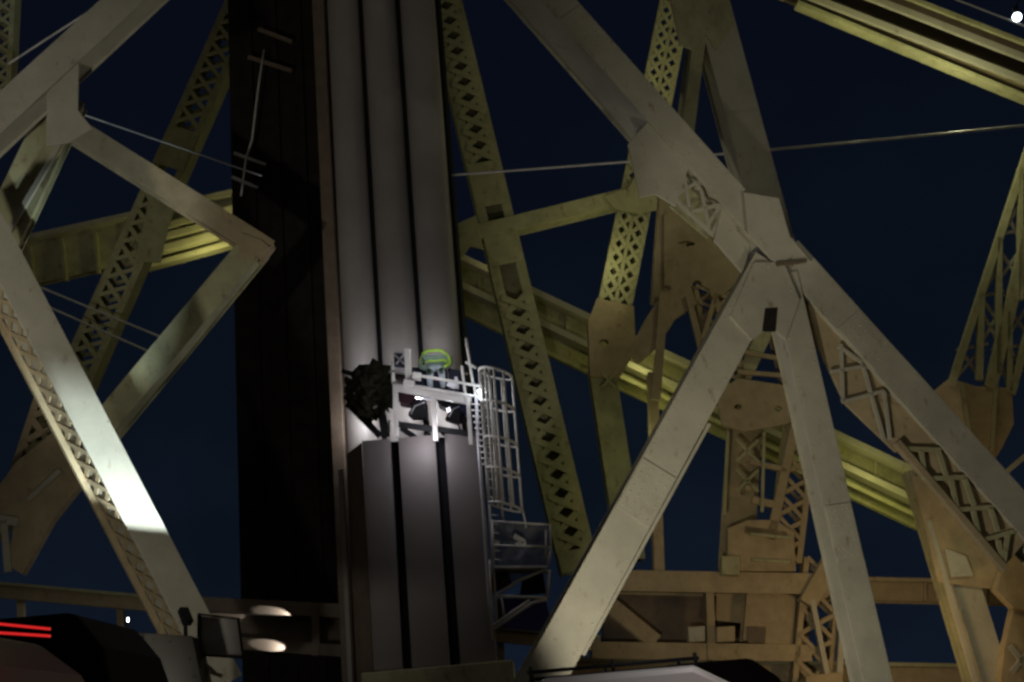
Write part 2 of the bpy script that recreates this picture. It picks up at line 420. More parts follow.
laced(mt, 'laced_brace', PM, (690, 216), (735, 300), 30, .4, .40, TAN, barw=.09, flange=.1, off=-.2)
member(mt, 'thin_post', PM, (653, 372), (660, 580), 10, .3, TAN, studs=False)
holes(member(mt, 'main_post', PM, (752, 380), (738, 620), 36, .6, TAN, studs=False), PM, [(740, 453, 4, 4), (748, 488, 3, 3), (749, 504, 3, 3)], .3)
holes(gusset(mt, PM, [(716, 394), (738, 378), (790, 386), (806, 408), (788, 424), (744, 432), (722, 424)], TAN, off=.12, t=.12), PM, [(742, 402, 4, 3), (783, 404, 4, 3)])
member(mt, 'upper_brace', PM, (772, 318), (732, 402), 15, .4, OLIVE, studs=False)
member(mt, 'upper_brace', PM, (774, 318), (794, 400), 11, .4, TAN, studs=False, off=.03)
bars(mt, PM, [(744, 352, 786, 360, 4), (738, 372, 788, 376, 4)], 4, TAN, off=.08, t=.08, name='brace')
laced(mt, 'laced_brace', PM, (806, 396), (786, 560), 32, .45, .5, TAN, barw=.1, flange=.14)
bars(mt, PM, [(796, 420, 770, 540, 9), (750, 462, 786, 470, 5), (752, 500, 780, 506, 7), (744, 530, 786, 536, 8)], 8, TAN, off=.14, t=.12, name='brace')
gusset(mt, PM, [(606, 586), (812, 592), (808, 664), (600, 662)], BROWN, off=-1.0, t=.1, name='back_plate')
member(mt, 'deck_beam', PM, (596, 580), (832, 584), 21, .7, TAN, studs=False, off=.12)
gusset(mt, PM, [(728, 528), (748, 520), (776, 520), (794, 532), (796, 571), (728, 571)], TAN, off=.2, t=.3, label='brown foot plate of the tangled tower')
gusset(mt, PM, [(722, 556), (740, 556), (740, 575), (722, 574)], OLIVE, off=.4, t=.3, name='small_box')
member(mt, 'foot_beam', PM, (592, 650), (812, 653), 17, .5, TAN, studs=False)
member(mt, 'foot_column', PM, (772, 592), (768, 644), 50, .4, TAN, studs=False, off=-.2)
gusset(mt, PM, [(748, 626), (766, 627), (765, 643), (748, 643)], BROWN, off=-.12, t=.05, name='cover_plate')  # brown plate carries the dark tone of an opening in the column
member(mt, 'foot_post', PM, (710, 590), (712, 660), 8, .4, TAN, studs=False, off=.04)
member(mt, 'foot_brace', PM, (612, 606), (656, 642), 16, .3, TAN, studs=False, off=-.1)
member(mt, 'foot_brace', PM, (842, 544), (808, 604), 18, .3, TAN, studs=False, off=.25)
bars(mt, PM, [(728, 432, 724, 516, 3), (764, 432, 762, 512, 3), (736, 440, 758, 462, 3), (758, 440, 736, 462, 3), (736, 470, 758, 492, 3), (758, 470, 736, 492, 3), (752, 560, 790, 562, 3), (750, 534, 792, 538, 3)], 3, OLIVE, off=.23, t=.06, name='lacing_bar')
laced(mt, 'laced_brace', PM, (824, 560), (812, 690), 40, .4, .6, TAN, barw=.1, flange=.13)
bars(mt, PM, [(812, 600, 830, 690, 5), (846, 570, 838, 690, 6)], 6, CREAM, off=.2, t=.12, name='brace')
gusset(mt, PM, [(688, 627), (705, 626), (705, 641), (689, 642)], CREAM, off=.3, t=.2, name='small_box')
gusset(mt, PM, [(717, 627), (735, 626), (735, 641), (717, 642)], TAN, off=.3, t=.2, name='small_box')
gusset(mt, PM, [(806, 676), (840, 672), (846, 690), (806, 690)], TAN, off=.5, t=.3, name='small_box')

PH = Plane(33, 2, 800, 590)
h1 = thing('cross_beam', 'orange-brown horizontal box beam running right from the tangled tower', 'beam')
member(h1, 'beam_body', PH, (590, 583), (1030, 593), 22, .6, TAN, studs=False)
bars(h1, PH, [(590, 573, 1030, 583, 4)], 4, TAN, off=.12, t=.2, name='top_flange')
bars(h1, PH, [(i, 574 + (i - 590) * .022, i, 594 + (i - 590) * .022, 3) for i in (648, 700, 868, 925, 985)], 3, TAN, off=.06, t=.1, name='stiffener')
h2 = thing('cross_beam', 'lowest brown beam along the bottom edge at right', 'beam')
member(h2, 'beam_body', PH, (560, 668), (1040, 676), 18, .5, TAN, studs=False)
bars(h2, PH, [(560, 659, 1040, 667, 4)], 4, OLIVE, off=.1, t=.2, name='top_flange')

PQ = Plane(30, 4, 960, 500)
m5 = thing('bridge_post', 'pale green leaning post standing on the lowest beam near the right edge', 'steel post')
member(m5, 'post_body', PQ, (931, 470), (1004, 704), 27, .25, CREAM)
member(m5, 'side_channel', PQ, (912, 470), (982, 704), 14, .3, OLIVE, off=-.3, studs=False)
bars(m5, PQ, [(928, 520, 978, 690, 5)], 5, CREAM, off=.1, t=.1, name='edge_angle')
gusset(m5, PQ, [(912, 476), (944, 482), (1000, 560), (1000, 590), (938, 582), (926, 530)], TAN, off=.14)
gusset(m5, PQ, [(945, 548), (966, 556), (974, 576), (952, 577)], CREAM, off=.3, name='cover_plate')

m6 = thing('lattice_tower', 'slender lattice tower at the right edge rising from a broad plate on the diagonal', 'lattice tower')
bars(m6, PQ, [(1030, 143, 951, 385, 7), (1020, 168, 1020, 300, 5), (999, 238, 998, 375, 5), (981, 294, 979, 380, 6), (1030, 226, 990, 388, 12),
              (1009, 312, 1009, 392, 5), (1032, 318, 1011, 394, 7)], 6, OLIVE, off=.05, t=.16, name='chord')
bars(m6, PQ, [(1002, 234, 1030, 228), (983, 296, 1004, 291), (957, 350, 988, 344), (992, 350, 1030, 344), (1004, 296, 1030, 292), (958, 376, 980, 350), (962, 352, 980, 378),
              (980, 346, 999, 312), (982, 312, 999, 344), (982, 298, 998, 322), (985, 292, 1000, 262), (999, 280, 1020, 250), (1000, 250, 1020, 282), (1002, 236, 1018, 206),
              (1008, 216, 1020, 240), (992, 376, 1009, 350), (994, 352, 1009, 384), (1010, 372, 1028, 346), (1010, 348, 1022, 372), (1010, 310, 1030, 338), (1006, 340, 1028, 306),
              (1014, 196, 1020, 172), (964, 346, 975, 318)], 2.8, CREAM, off=-.12, t=.05)
gusset(m6, PQ, [(918, 398), (934, 391), (950, 378), (976, 386), (1012, 388), (1014, 424), (1002, 448), (986, 474), (940, 448)], TAN, off=.1, t=.3)
bars(m6, PQ, [(962, 384, 972, 450, 3), (996, 386, 992, 450, 3)], 3, OLIVE, off=.16, t=.08, name='stiffener')
m8 = thing('beam_end', 'orange lit plates and bars at the bottom right corner', 'steel plates')
gusset(m8, PQ, [(1034, 528), (1016, 538), (1003, 568), (996, 590), (1014, 608), (1034, 612)], TAN, off=.5, t=.3)
gusset(m8, PQ, [(1014, 606), (1034, 606), (1034, 690), (1000, 690), (1004, 650)], TAN, off=.3, t=.3)
bars(m8, PQ, [(1010, 646, 1030, 672), (1012, 672, 1030, 650), (1030, 452, 1004, 474)], 5, CREAM, off=.5)

PG2 = Plane(42, 4, 690, 380)
g2 = thing('roadway_girder', 'long yellow-edged plate girder falling to the right behind all the columns', 'girder')
def g2l(o, x0=440, x1=935): return (x0, 257 + (x0 - 458) * .472 + o, x1, 257 + (x1 - 458) * .472 + o)
x = g2l(14); member(g2, 'web_plate', PG2, x[:2], x[2:], 24, .2, OLIVE, off=-.1, studs=False)
bars(g2, PG2, [g2l(1) + (6,)], 5, CREAM, t=.6, off=.3, name='top_flange')
bars(g2, PG2, [g2l(29) + (6,)], 5, CREAM, t=.6, off=.3, name='bottom_flange')
x = g2l(43); member(g2, 'lower_web', PG2, x[:2], x[2:], 22, .2, OLIVE, off=-.3, studs=False)
bars(g2, PG2, [g2l(44, 600) + (4,)], 4, OLIVE, t=.4, off=.1, name='stringer')
bars(g2, PG2, [(i, 257 + (i - 458) * .472 + 4, i - 1, 257 + (i - 458) * .472 + 27, 3) for i in range(480, 920, 44)], 3, OLIVE, off=0, t=.1, name='stiffener')

PG3 = Plane(30, 6, 920, 40)
g3 = thing('roadway_girder', 'bright striped underside of a girder crossing the top right corner', 'girder')
def g3l(x0, o=0, x1=1050): return (x0 - 40, -15.6 + o, x1, (x1 - x0) * .39 + o)
def g3seg(x0): return (x0 - 40, -15.6, 1060, (1060 - x0) * .39)
for nm, x0, w_, t_, of_, mm in (('fascia_plate', 800, 13, .1, -.1, TAN), ('flange', 818, 6, .1, .25, CREAM), ('flange', 838, 5, .1, -.2, BROWN), ('web_plate', 850, 16, .15, -.5, BROWN),
                               ('flange', 876, 6, .1, .2, CREAM), ('web_plate', 896, 13, .15, -.5, BROWN), ('flange', 914, 4, .1, .2, OLIVE)):
    bars(g3, PG3, [g3seg(x0) + (w_,)], w_, mm, t=t_, off=of_, name=nm)
bars(g3, PG3, [(796, 5, 1060, 114, 4)], 4, OLIVE, off=.2, t=.3, name='flange')

# wires
def wire(a, b, Y, r, label, sag=0, Y2=None, name='cable', cat='cable'):
    A, B = at(*a, Y), at(*b, Y2 or Y); mb = MB()
    mb.tube([A.lerp(B, i / 10) - Vector((0, 0, sag * math.sin(math.pi * i / 10))) for i in range(11)], r, 6)
    return tag(mb.build(name, CABLE), label, cat)
wire((440, 176), (1050, 123), 27.5, .028, 'long pale cable crossing the dark sky right of the tower', sag=.06)
wire((70, 110), (262, 176), 27, .02, 'faint cable behind the elbow of tan braces')
wire((30, 283), (190, 349), 33, .03, 'upper of two pale cables behind the laced column on the left')
wire((40, 303), (170, 361), 33, .03, 'lower of two pale cables behind the laced column on the left')
wire((8, 64), (110, -2), 21, .022, 'thin rod above the broad left diagonal', name='tie_rod', cat='rod')
wire((940, -7), (1050, 36), 24, .02, 'short cable by the bright lamp in the top right corner')

# ================================================================== RAIL BEHIND THE TOWER AND DECK GIRDER
PW = Plane(29, 3, 150, 600)
wr = thing('guard_rail', 'flat tan guard rail on posts running behind the legs and the tower', 'rail')
bars(wr, PW, [(-40, 587, 600, 644, 15)], 15, TAN, t=.12, name='rail_beam')
bars(wr, PW, [(-40, 580, 600, 637, 3)], 3, OLIVE, t=.25, off=.05, name='top_lip')
for k, xx in enumerate((-30, 20, 120, 225, 320, 500, 560)):
    bars(wr, PW, [(xx, 590 + xx * .09, xx + 2, 632 + xx * .09, 7)], 7, TAN, t=.1, off=-.15, name='post')
PW2 = Plane(27.5, 3, 270, 630)
dg = thing('deck_girder', 'brown deck girder with two white lit patches between the leaning leg and the tower', 'girder')
bars(dg, PW2, [(190, 604, 350, 612, 14)], 14, BROWN, t=.35, off=.1, name='top_flange')
bars(dg, PW2, [(190, 628, 350, 638, 36)], 34, BROWN, t=.1, off=-.5, name='web_plate')
bars(dg, PW2, [(190, 640, 350, 652, 12)], 12, BROWN, t=.35, off=.1, name='bottom_flange')
bars(dg, PW2, [(316, 608, 317, 656, 8)], 8, BROWN, t=.3, off=.15, name='stiffener')

# ================================================================== TOWER
PT = Plane(27, 0, 400, 400)
tw = thing('fluted_tower', 'tall grey steel tower with rounded vertical flutes behind the work platform', 'tower')
def Z(py, Y, px=400): return at(px, py, Y).z
z_lo, z_hi = -2.0, Z(-60, 27)
def Xat(px, py, Y): return at(px, py, Y).x
def flute(xl, xr, y, dep, name, m, parent, z0=z_lo, z1=z_hi, lean=0.0, crown=.12):
    n = 12; vs = []; k = n + 3
    for z in (z0, z1):
        dx = lean * (z - 8)
        vs.append((xl + dx, y + dep, z))
        for i in range(n + 1):
            t = i / n; yy = y + crown * (1 - (1 - abs(2 * t - 1) ** 3.0)) 
            vs.append((xl + (xr - xl) * t + dx, yy, z))
        vs.append((xr + dx, y + dep, z))
    fs = [(i, i + 1, i + 1 + k, i + k) for i in range(k - 1)] + [(k - 1, 0, k, 2 * k - 1), tuple(range(k))[::-1], tuple(range(k, 2 * k))]
    mb = MB(); mb.add(vs, fs); o = mb.build(name, m, parent)
    for p in o.data.polygons: p.use_smooth = abs(p.normal.z) < .5
    mod = o.modifiers.new('edge', 'EDGE_SPLIT'); mod.split_angle = R(50)
    return o
yT = 27.0
def col_x(px): return Xat(px, 330, yT)
LEAN = 0.0
for a_, b_ in ((341, 373), (382, 414), (423, 457)):
    fo = flute(col_x(a_ - 2), col_x(b_ + 2), yT, .5, 'flute', SHAFT, tw, lean=LEAN, crown=.2)
bk = MB(); x0, x1 = col_x(340), col_x(463)
bk.obox(Vector((x0, yT + .3, z_lo)), Vector((x1 - x0, 0, 0)), Vector((0, 1.6, 0)), Vector((0, 0, z_hi - z_lo)))
bk.build('core', GROOVE, tw)
ed = MB(); ed.obox(Vector((col_x(327), yT - .1, z_lo)), Vector((col_x(340) - col_x(327) - .01, 0, 0)), Vector((0, .8, 0)), Vector((0, 0, z_hi - z_lo)))
ed.build('corner_post', BROWN, tw, .02)
bl = thing('shaded_tower_side', 'shaded tower side, coloured black for its shade, left of the grey flutes', 'tower')  # black block stands in for the unlit left side of the tower
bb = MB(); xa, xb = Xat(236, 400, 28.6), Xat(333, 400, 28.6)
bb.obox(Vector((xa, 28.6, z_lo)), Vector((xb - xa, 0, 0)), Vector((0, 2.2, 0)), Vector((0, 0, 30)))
bb.build('shaded_side_body', BLACK, bl, .05)
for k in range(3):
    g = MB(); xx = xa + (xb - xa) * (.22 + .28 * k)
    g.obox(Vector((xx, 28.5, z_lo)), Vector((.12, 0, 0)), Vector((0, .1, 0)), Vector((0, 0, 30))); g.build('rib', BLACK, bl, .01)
pp = MB(); pp.tube([at(264, 50, 28.2), at(258, 90, 28.2), at(252, 140, 28.2), at(246, 158, 28.2), at(241, 196, 28.2)], .028, 6); pp.build('conduit', CABLE, bl)
for s_ in ((234, 153, 266, 165), (232, 177, 258, 188), (248, 57, 292, 71), (258, 29, 292, 42)):
    g = MB(); g.bar(at(s_[0], s_[1], 28.2), at(s_[2], s_[3], 28.3), .07 if s_[0] < 240 else .1, .06, Vector((0, -1, 0))); g.build('bracket', CABLE if s_[0] < 240 else BROWN, bl, .005)

# lower housing in front
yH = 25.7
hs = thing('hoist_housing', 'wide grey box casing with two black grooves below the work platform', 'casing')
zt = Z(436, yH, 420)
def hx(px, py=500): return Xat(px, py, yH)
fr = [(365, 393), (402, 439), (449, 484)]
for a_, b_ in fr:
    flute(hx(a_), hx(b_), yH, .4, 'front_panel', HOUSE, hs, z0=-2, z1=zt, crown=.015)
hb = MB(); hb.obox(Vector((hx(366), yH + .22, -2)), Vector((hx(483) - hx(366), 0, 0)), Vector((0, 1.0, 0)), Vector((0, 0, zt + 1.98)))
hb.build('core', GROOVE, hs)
# slanting brown side sheet on the left
sd = MB(); q0 = Vector((hx(365) - .012, yH + .02, -2)); q1 = Vector((hx(343), yH + .75, -2))
sd.add([q0, q1, q1 + Vector((0, .05, 0)), q0 + Vector((0, .05, 0)), Vector((q0.x, q0.y, zt - .02)), Vector((q1.x, q1.y, zt - .08)), Vector((q1.x, q1.y + .05, zt - .08)), Vector((q0.x, q0.y + .05, zt - .02))],
       [(0, 1, 5, 4), (3, 7, 6, 2), (4, 5, 6, 7), (1, 2, 6, 5), (0, 4, 7, 3), (0, 3, 2, 1)])
sd.build('side_sheet', BROWN2, hs, .005)
cp = MB(); cp.obox(Vector((hx(335), yH + .62, -2)), Vector((hx(340) - hx(335), 0, 0)), Vector((0, .15, 0)), Vector((0, 0, zt + 1.6))); cp.build('corner_angle', SHAFT, hs, .01)
# clamp band at the bottom
bb = MB(); zb = Z(668, yH, 430); bb.obox(Vector((hx(355), yH - .35, zb - .5)), Vector((hx(500) - hx(355), 0, 0)), Vector((0, 1.2, 0)), Vector((0, 0, .5))); bb.build('base_plate', OLIVE, hs, .02)

# ================================================================== WORK PLATFORM
yP = 25.5
PP = Plane(25.5, 0, 430, 400)
PPb = Plane(26.3, 0, 430, 400)
wp = thing('work_platform', 'white steel work platform with guard rails on top of the grey casing', 'platform')
def tb(th, pl, pts, r, name, m=WHITEP, off=0, parent=None):
    mb = MB(); mb.tube([pl.P(x, y, off) for x, y in pts], r, 8); return mb.build(name, m, parent or th)
# main edge beam and its deck
bars(wp, PP, [(395, 387, 471, 401, 8)], 9, WHITEP, t=.08, name='edge_beam')
A = PP.P(396, 383, -.06); B = PP.P(471, 397, -.06)
dk = MB(); dk.obox(A, B - A, Vector((0, .75, .0)), Vector((0, 0, .05))); dk.build('deck_plate', GALV, wp, .01)
bars(wp, PPb, [(396, 392, 471, 404, 5)], 5, GALV, t=.1, name='rear_beam')
for a_ in ((395, 384, 396, 436, 4.5), (433, 396, 436, 441, 4.5), (468, 398, 471, 445, 4)):
    bars(wp, PP, [a_], 6, WHITEP, t=.06, off=.02, name='post')
for a_ in ((396, 424, 432, 429, 5), (437, 429, 470, 434, 5)):
    bars(wp, PP, [a_], 5, DARKM, t=.12, off=-.1, name='cross_bar')
for a_ in ((401, 428, 416, 438, 5), (442, 432, 456, 442, 5), (348, 404, 380, 436, 6), (425, 405, 428, 436, 5), (462, 408, 466, 442, 4)):
    bars(wp, PPb, [a_], 5, DARKM, t=.1, off=0, name='strut')  # dark bars, the slanting ones in place of shadow strips on the wall
for pts in ([(392, 371), (480, 386)], [(392, 383), (480, 397)]): tb(wp, PP, pts, .03, 'guard_rail', off=.05)
for pts in ([(392, 360), (393, 384)], [(462, 366), (466, 402)], [(466, 338), (473, 384)], [(466, 362), (476, 368)], [(474, 383), (476, 400)]): tb(wp, PP, pts, .028, 'rail_post', off=.04)
tb(wp, PPb, [(400, 366), (468, 374)], .025, 'guard_rail')
bars(wp, PP, [(407, 349, 409, 386, 6)], 8, WHITEP, t=.1, off=.06, name='mast_post')
bars(wp, PP, [(404, 383, 414, 385, 6)], 5, WHITEP, t=.2, off=.1, name='bracket')
bars(wp, PP, [(413, 376, 421, 377, 6)], 5, WHITEP, t=.2, off=.1, name='bracket')
bars(wp, PPb, [(448, 384, 456, 388, 6), (456, 378, 458, 390, 3)], 5, GALV, t=.2, off=.1, name='bracket')
# mast lamp on the post top
def worklight(px, py, Y, label, aim=None, s=.07):
    t_ = thing('work_light', label, 'lamp'); c = at(px, py, Y)
    h = MB(); h.obox(c + Vector((-s, .02, -s)), Vector((2 * s, 0, 0)), Vector((0, .1, 0)), Vector((0, 0, 2 * s))); h.build('housing', GALV, t_, .008)
    g = MB(); g.obox(c + Vector((-s * .7, -.005, -s * .7)), Vector((1.4 * s, 0, 0)), Vector((0, .02, 0)), Vector((0, 0, 1.4 * s))); g.build('lens', LED, t_)
    b = MB(); b.obox(c + Vector((-.015, .05, -s - .12)), Vector((.03, 0, 0)), Vector((0, .03, 0)), Vector((0, 0, .14))); b.build('bracket', GALV, t_)
    return c
worklight(479, 391, 25.35, 'tiny bright white work light at the right end of the platform rail', s=.035)

# control cabinet left of the mast
cb = thing('control_cabinet', 'small navy control cabinet with pale cross bars left of the mast post', 'cabinet')
gusset(cb, PPb, [(394, 352), (405, 353), (406, 366), (394, 365)], NAVYM, off=.25, t=.35, name='cabinet_body')
bars(cb, PPb, [(395, 355, 404, 364), (404, 354, 396, 364), (394, 352, 405, 353), (394, 368, 405, 369)], 1.6, GALV, off=.28, t=.03, name='cross_bar')
gusset(cb, PPb, [(395, 371), (404, 372), (404, 379), (395, 378)], BLACK, off=.25, t=.3, name='lower_box')

# winches under the platform
def winch(pts1, pts2, label, m1, drum):
    t_ = thing('winch', label, 'machine')
    gusset(t_, PPb, pts1, m1, off=.35, t=.4, name='motor_body')
    gusset(t_, PPb, pts2, DARKM, off=.42, t=.2, name='gear_case')
    c = PPb.P(drum[0], drum[1], .2); g = MB(); g.tube([c + Vector((-.12, 0, 0)), c + Vector((.12, 0, .02))], drum[2], 14); g.build('drum', DARKM, t_)
    g = MB(); g.tube([PPb.P(drum[0] - 8, drum[1] + 6, .45), PPb.P(drum[0] - 4, drum[1] - 2, .46), PPb.P(drum[0] + 6, drum[1] - 6, .45)], .014, 6); g.build('hose', GALV, t_)
winch([(398, 391), (412, 393), (416, 398), (410, 404), (399, 402)], [(408, 414), (414, 402), (422, 399), (428, 418), (412, 418)],
      'dark sloping winch hung under the left half of the platform', MAROON, (419, 408, .17))
winch([(436, 396), (450, 398), (455, 405), (446, 408), (438, 404)], [(445, 419), (448, 412), (462, 408), (467, 420), (456, 423)],
      'rounder black winch hung under the right half of the platform', DARKM, (457, 411, .19))
gb = thing('cable_box', 'dark grey-blue cable box at the right corner under the platform', 'box')
gusset(gb, PPb, [(459, 400), (468, 402), (469, 414), (460, 411)], NAVYM, off=.5, t=.3, name='box_body')
tb(gb, PPb, [(461, 411), (458, 424), (463, 436)], .02, 'cable', DARKM, off=.5)
# dark gear behind the rail
gr = thing('equipment_crate', 'row of low dark crates behind the guard rail by the worker', 'crate')
for pts in ([(412, 367), (446, 368), (448, 390), (412, 386)], [(448, 368), (464, 371), (465, 396), (449, 392)]):
    gusset(gr, PPb, pts, NAVYM, off=.1, t=.35, name='crate_body')
tg = thing('grip_rail', 'pale post right of the cage with short steps, beside the casing top', 'post')
tb(tg, PP, [(476, 396), (479, 450), (484, 520), (489, 600), (491, 640)], .035, 'upright', GALV, off=.1)
for i in range(11):
    t_ = i / 10; tb(tg, PP, [(470 + t_ * 12, 404 + t_ * 60), (482 + t_ * 12, 405 + t_ * 60)], .018, 'rung', WHITEP, off=.12)

# tarpaulin bundle
bm = bmesh.new(); bmesh.ops.create_icosphere(bm, subdivisions=4, radius=1)
from mathutils import noise
ctr = at(370, 392, 25.9)
for v in bm.verts:
    p = v.co.copy(); n1 = noise.noise(p * 1.9 + Vector((3, 1, 7))); n2 = noise.noise(p * 5.5); n3 = noise.noise(p * 12)
    n4 = noise.noise(p * 3.3 + Vector((9, 2, 1)))
    f = 1 + .40 * n1 + .42 * max(0, n4) + .34 * n2 + .05 * n3
    zz = p.z * .50; xx = p.x * .47 * (1 - .18 * (p.z < -.3) * (-p.z))
    v.co = Vector((xx * f, p.y * .30 * f, zz * f))
    if p.z < -.5: v.co.x += (-.5 - p.z) * .35
me = bpy.data.meshes.new('tarpaulin_bundle'); bm.to_mesh(me); bm.free()
tp = thing('tarpaulin_bundle', 'dark ragged tarpaulin bundle hanging left of the work platform', 'tarpaulin')
o = link('sheet', me, TARP, tp); o.location = ctr
for s_ in ((342, 371, 352, 374, 4), (345, 378, 356, 384, 4), (347, 391, 354, 393, 2.5), (347, 404, 362, 416, 6), (362, 416, 380, 436, 6), (382, 415, 386, 437, 8)):
    bars(tp, PPb, [s_], 4, DARKM, off=.1, t=.1, name='bundle_dark_bar')  # the slanting pair follows the shadow strip below the bundle
for s_ in ((354, 391, 355, 396, 2), (385, 397, 387, 401, 2.5), (373, 408, 377, 406, 2), (389, 420, 389, 432, 2)):
    bars(tp, PPb, [s_], 2, CONC, off=.60, t=.03, name='buckle')

# ================================================================== LADDER CAGE
lc = thing('ladder_cage', 'white caged ladder bolted to the right side of the grey casing', 'ladder')
yC = 25.4
def C3(px, py, dy=0): return at(px, py, yC + dy)
def cage(i):      # centre and half width along the cage, parameter 0..1
    return 479 + 10 * i, 370 + 133 * i, 512 + 10 * i
hoops = [0, .245, .51, .74, 1.0]
vb = []
for k, h in enumerate(hoops):
    xl, yy, xr = cage(h); a, b = C3(xl, yy), C3(xr, yy + 8); mb = MB(); pts = []
    mid = (a + b) / 2; hw = (b - a) / 2
    for j in range(13):
        th_ = math.pi * j / 12; pts.append(mid - hw * math.cos(th_) + Vector((0, -.42 * math.sin(th_) + .0, 0)))
    mb.tube(pts, .027, 8); mb.build('hoop', WHITEP, lc)
    mb = MB(); pts = [mid - hw * math.cos(math.pi * j / 12) + Vector((0, .3 * math.sin(math.pi * j / 12), 0)) for j in range(13)]
    mb.tube(pts, .024, 8); mb.build('hoop', WHITEP, lc)
    vb.append((mid, hw))
for th_, dep in ((0, 0), (.9, -.42), (1.5, -.42), (2.1, -.42), (math.pi, 0), (1.1, .3), (1.9, .3)):
    pts = [m - hw * math.cos(th_) + Vector((0, dep * math.sin(th_), 0)) for m, hw in vb]
    mb = MB(); mb.tube(pts, .024, 8); mb.build('cage_bar', WHITEP, lc)
# last lower hoop turns out
mb = MB(); mb.tube([C3(522, 508), C3(525, 520), C3(526, 528)], .019, 8); mb.build('cage_bar', WHITEP, lc)
for a_, b_ in (((481, 368), (497, 625)), ((489, 369), (503, 520))):
    mb = MB(); mb.tube([C3(*a_, .32), C3(*b_, .32)], .026, 8); mb.build('stile', WHITEP, lc)
for i in range(22):
    f = i / 22; mb = MB(); mb.tube([C3(481 + 12.7 * f, 372 + 196 * f, .32), C3(489 + 12.7 * f, 373 + 196 * f, .32)], .012, 6); mb.build('rung', WHITEP, lc)

# lower landing
ld = thing('landing', 'small railed steel landing with triangular bracket below the ladder cage', 'landing')
for pts in ([(490, 521), (552, 525)], [(492, 545), (551, 547)], [(550, 524), (551, 552)], [(546, 530), (546, 556)], [(551, 547), (548, 566)], [(492, 520), (494, 560)]):
    tb(ld, PP, pts, .022, 'rail', WHITEP, off=.1)
tb(ld, PP, [(497, 595), (518, 581), (545, 570), (549, 572)], .03, 'bracket', WHITEP)
tb(ld, PP, [(549, 570), (547, 597)], .032, 'bracket', WHITEP)
tb(ld, PP, [(496, 596), (547, 598)], .032, 'bracket', WHITEP)
tb(ld, PP, [(491, 627), (530, 600)], .032, 'bracket', WHITEP)
tb(ld, PP, [(494, 629), (532, 603), (547, 599)], .034, 'bracket', WHITEP)
tb(ld, PP, [(501, 596), (504, 615)], .022, 'bracket', WHITEP)
tb(ld, PP, [(489, 560), (492, 640)], .03, 'upright', WHITEP)
mb = MB(); A = PP.P(494, 566); B = PP.P(547, 566); mb.obox(A + Vector((0, -.1, -.05)), B - A, Vector((0, .9, 0)), Vector((0, 0, .05))); mb.build('floor_plate', GALV, ld)
nt_ = MB(); A = PP.P(493, 523, -.5); B = PP.P(549, 527, -.5); C_ = PP.P(547, 568, -.5); D_ = PP.P(496, 590, -.5)
n_ = 10; vs = []
for i in range(n_ + 1):
    for j in range(n_ + 1):
        p = A.lerp(B, i / n_).lerp(D_.lerp(C_, i / n_), j / n_) + Vector((0, -.12 * math.sin(i * 1.9 + j * .7) - .1 * math.sin(j * 1.3), 0)); vs.append(p)
nt_.add(vs, [(i * (n_ + 1) + j, (i + 1) * (n_ + 1) + j, (i + 1) * (n_ + 1) + j + 1, i * (n_ + 1) + j + 1) for i in range(n_) for j in range(n_)], True)
no = nt_.build('debris_net', MESH_); tag(no, 'grey see-through netting slung on the railed landing', 'netting')
sol = no.modifiers.new('thickness', 'SOLIDIFY'); sol.thickness = .01
bt = thing('blue_light_panel', 'deep blue panel in place of a lit blue patch beneath the triangular bracket of the landing', 'sheet')  # added panel, its colour imitates a lit blue patch under the bracket
gusset(bt, PPb, [(496, 599), (520, 598), (546, 600), (552, 626), (548, 632), (497, 628)], mat('deep_blue_patch', (.06, .065, .30), .8, var=.3), off=-.2, t=.03, name='blue_patch_panel')
cl = thing('clutter', 'dark and pale small tools piled on the railed landing', 'tools')
for s_ in ((514, 536, 524, 542, 5), (494, 541, 498, 546, 5), (516, 545, 526, 543, 4)): bars(cl, PP, [s_], 4, WHITEP, t=.1, off=.05, name='tool')
gusset(cl, PP, [(522, 580), (543, 572), (546, 592), (520, 594)], BLACK, off=-.5, t=.3, name='dark_box')
gusset(cl, PP, [(490, 574), (508, 571), (512, 584), (492, 592)], MAROON, off=-.4, t=.2, name='dark_box')

# ================================================================== WORKER (bent over, back to the camera)
def skin_body(name, joints, edges, m, parent, root=0, sub=2):
    me = bpy.data.meshes.new(name); me.from_pydata([j[0] for j in joints], edges, []); me.update()
    o = link(name, me, m, parent)
    s = o.modifiers.new('skin', 'SKIN'); sv = me.skin_vertices[0].data
    for i, j in enumerate(joints):
        r = j[1]; sv[i].radius = r if isinstance(r, tuple) else (r, r)
    sv[root].use_root = True; s.use_smooth_shade = True
    b = o.modifiers.new('sub', 'SUBSURF'); b.levels = sub; b.render_levels = sub
    return o
wk = thing('person', 'bent-over worker in lime-banded green jacket and pale blue trousers on the platform', 'person')
feet = at(437, 391, 26.05); wk.location = feet
V = Vector
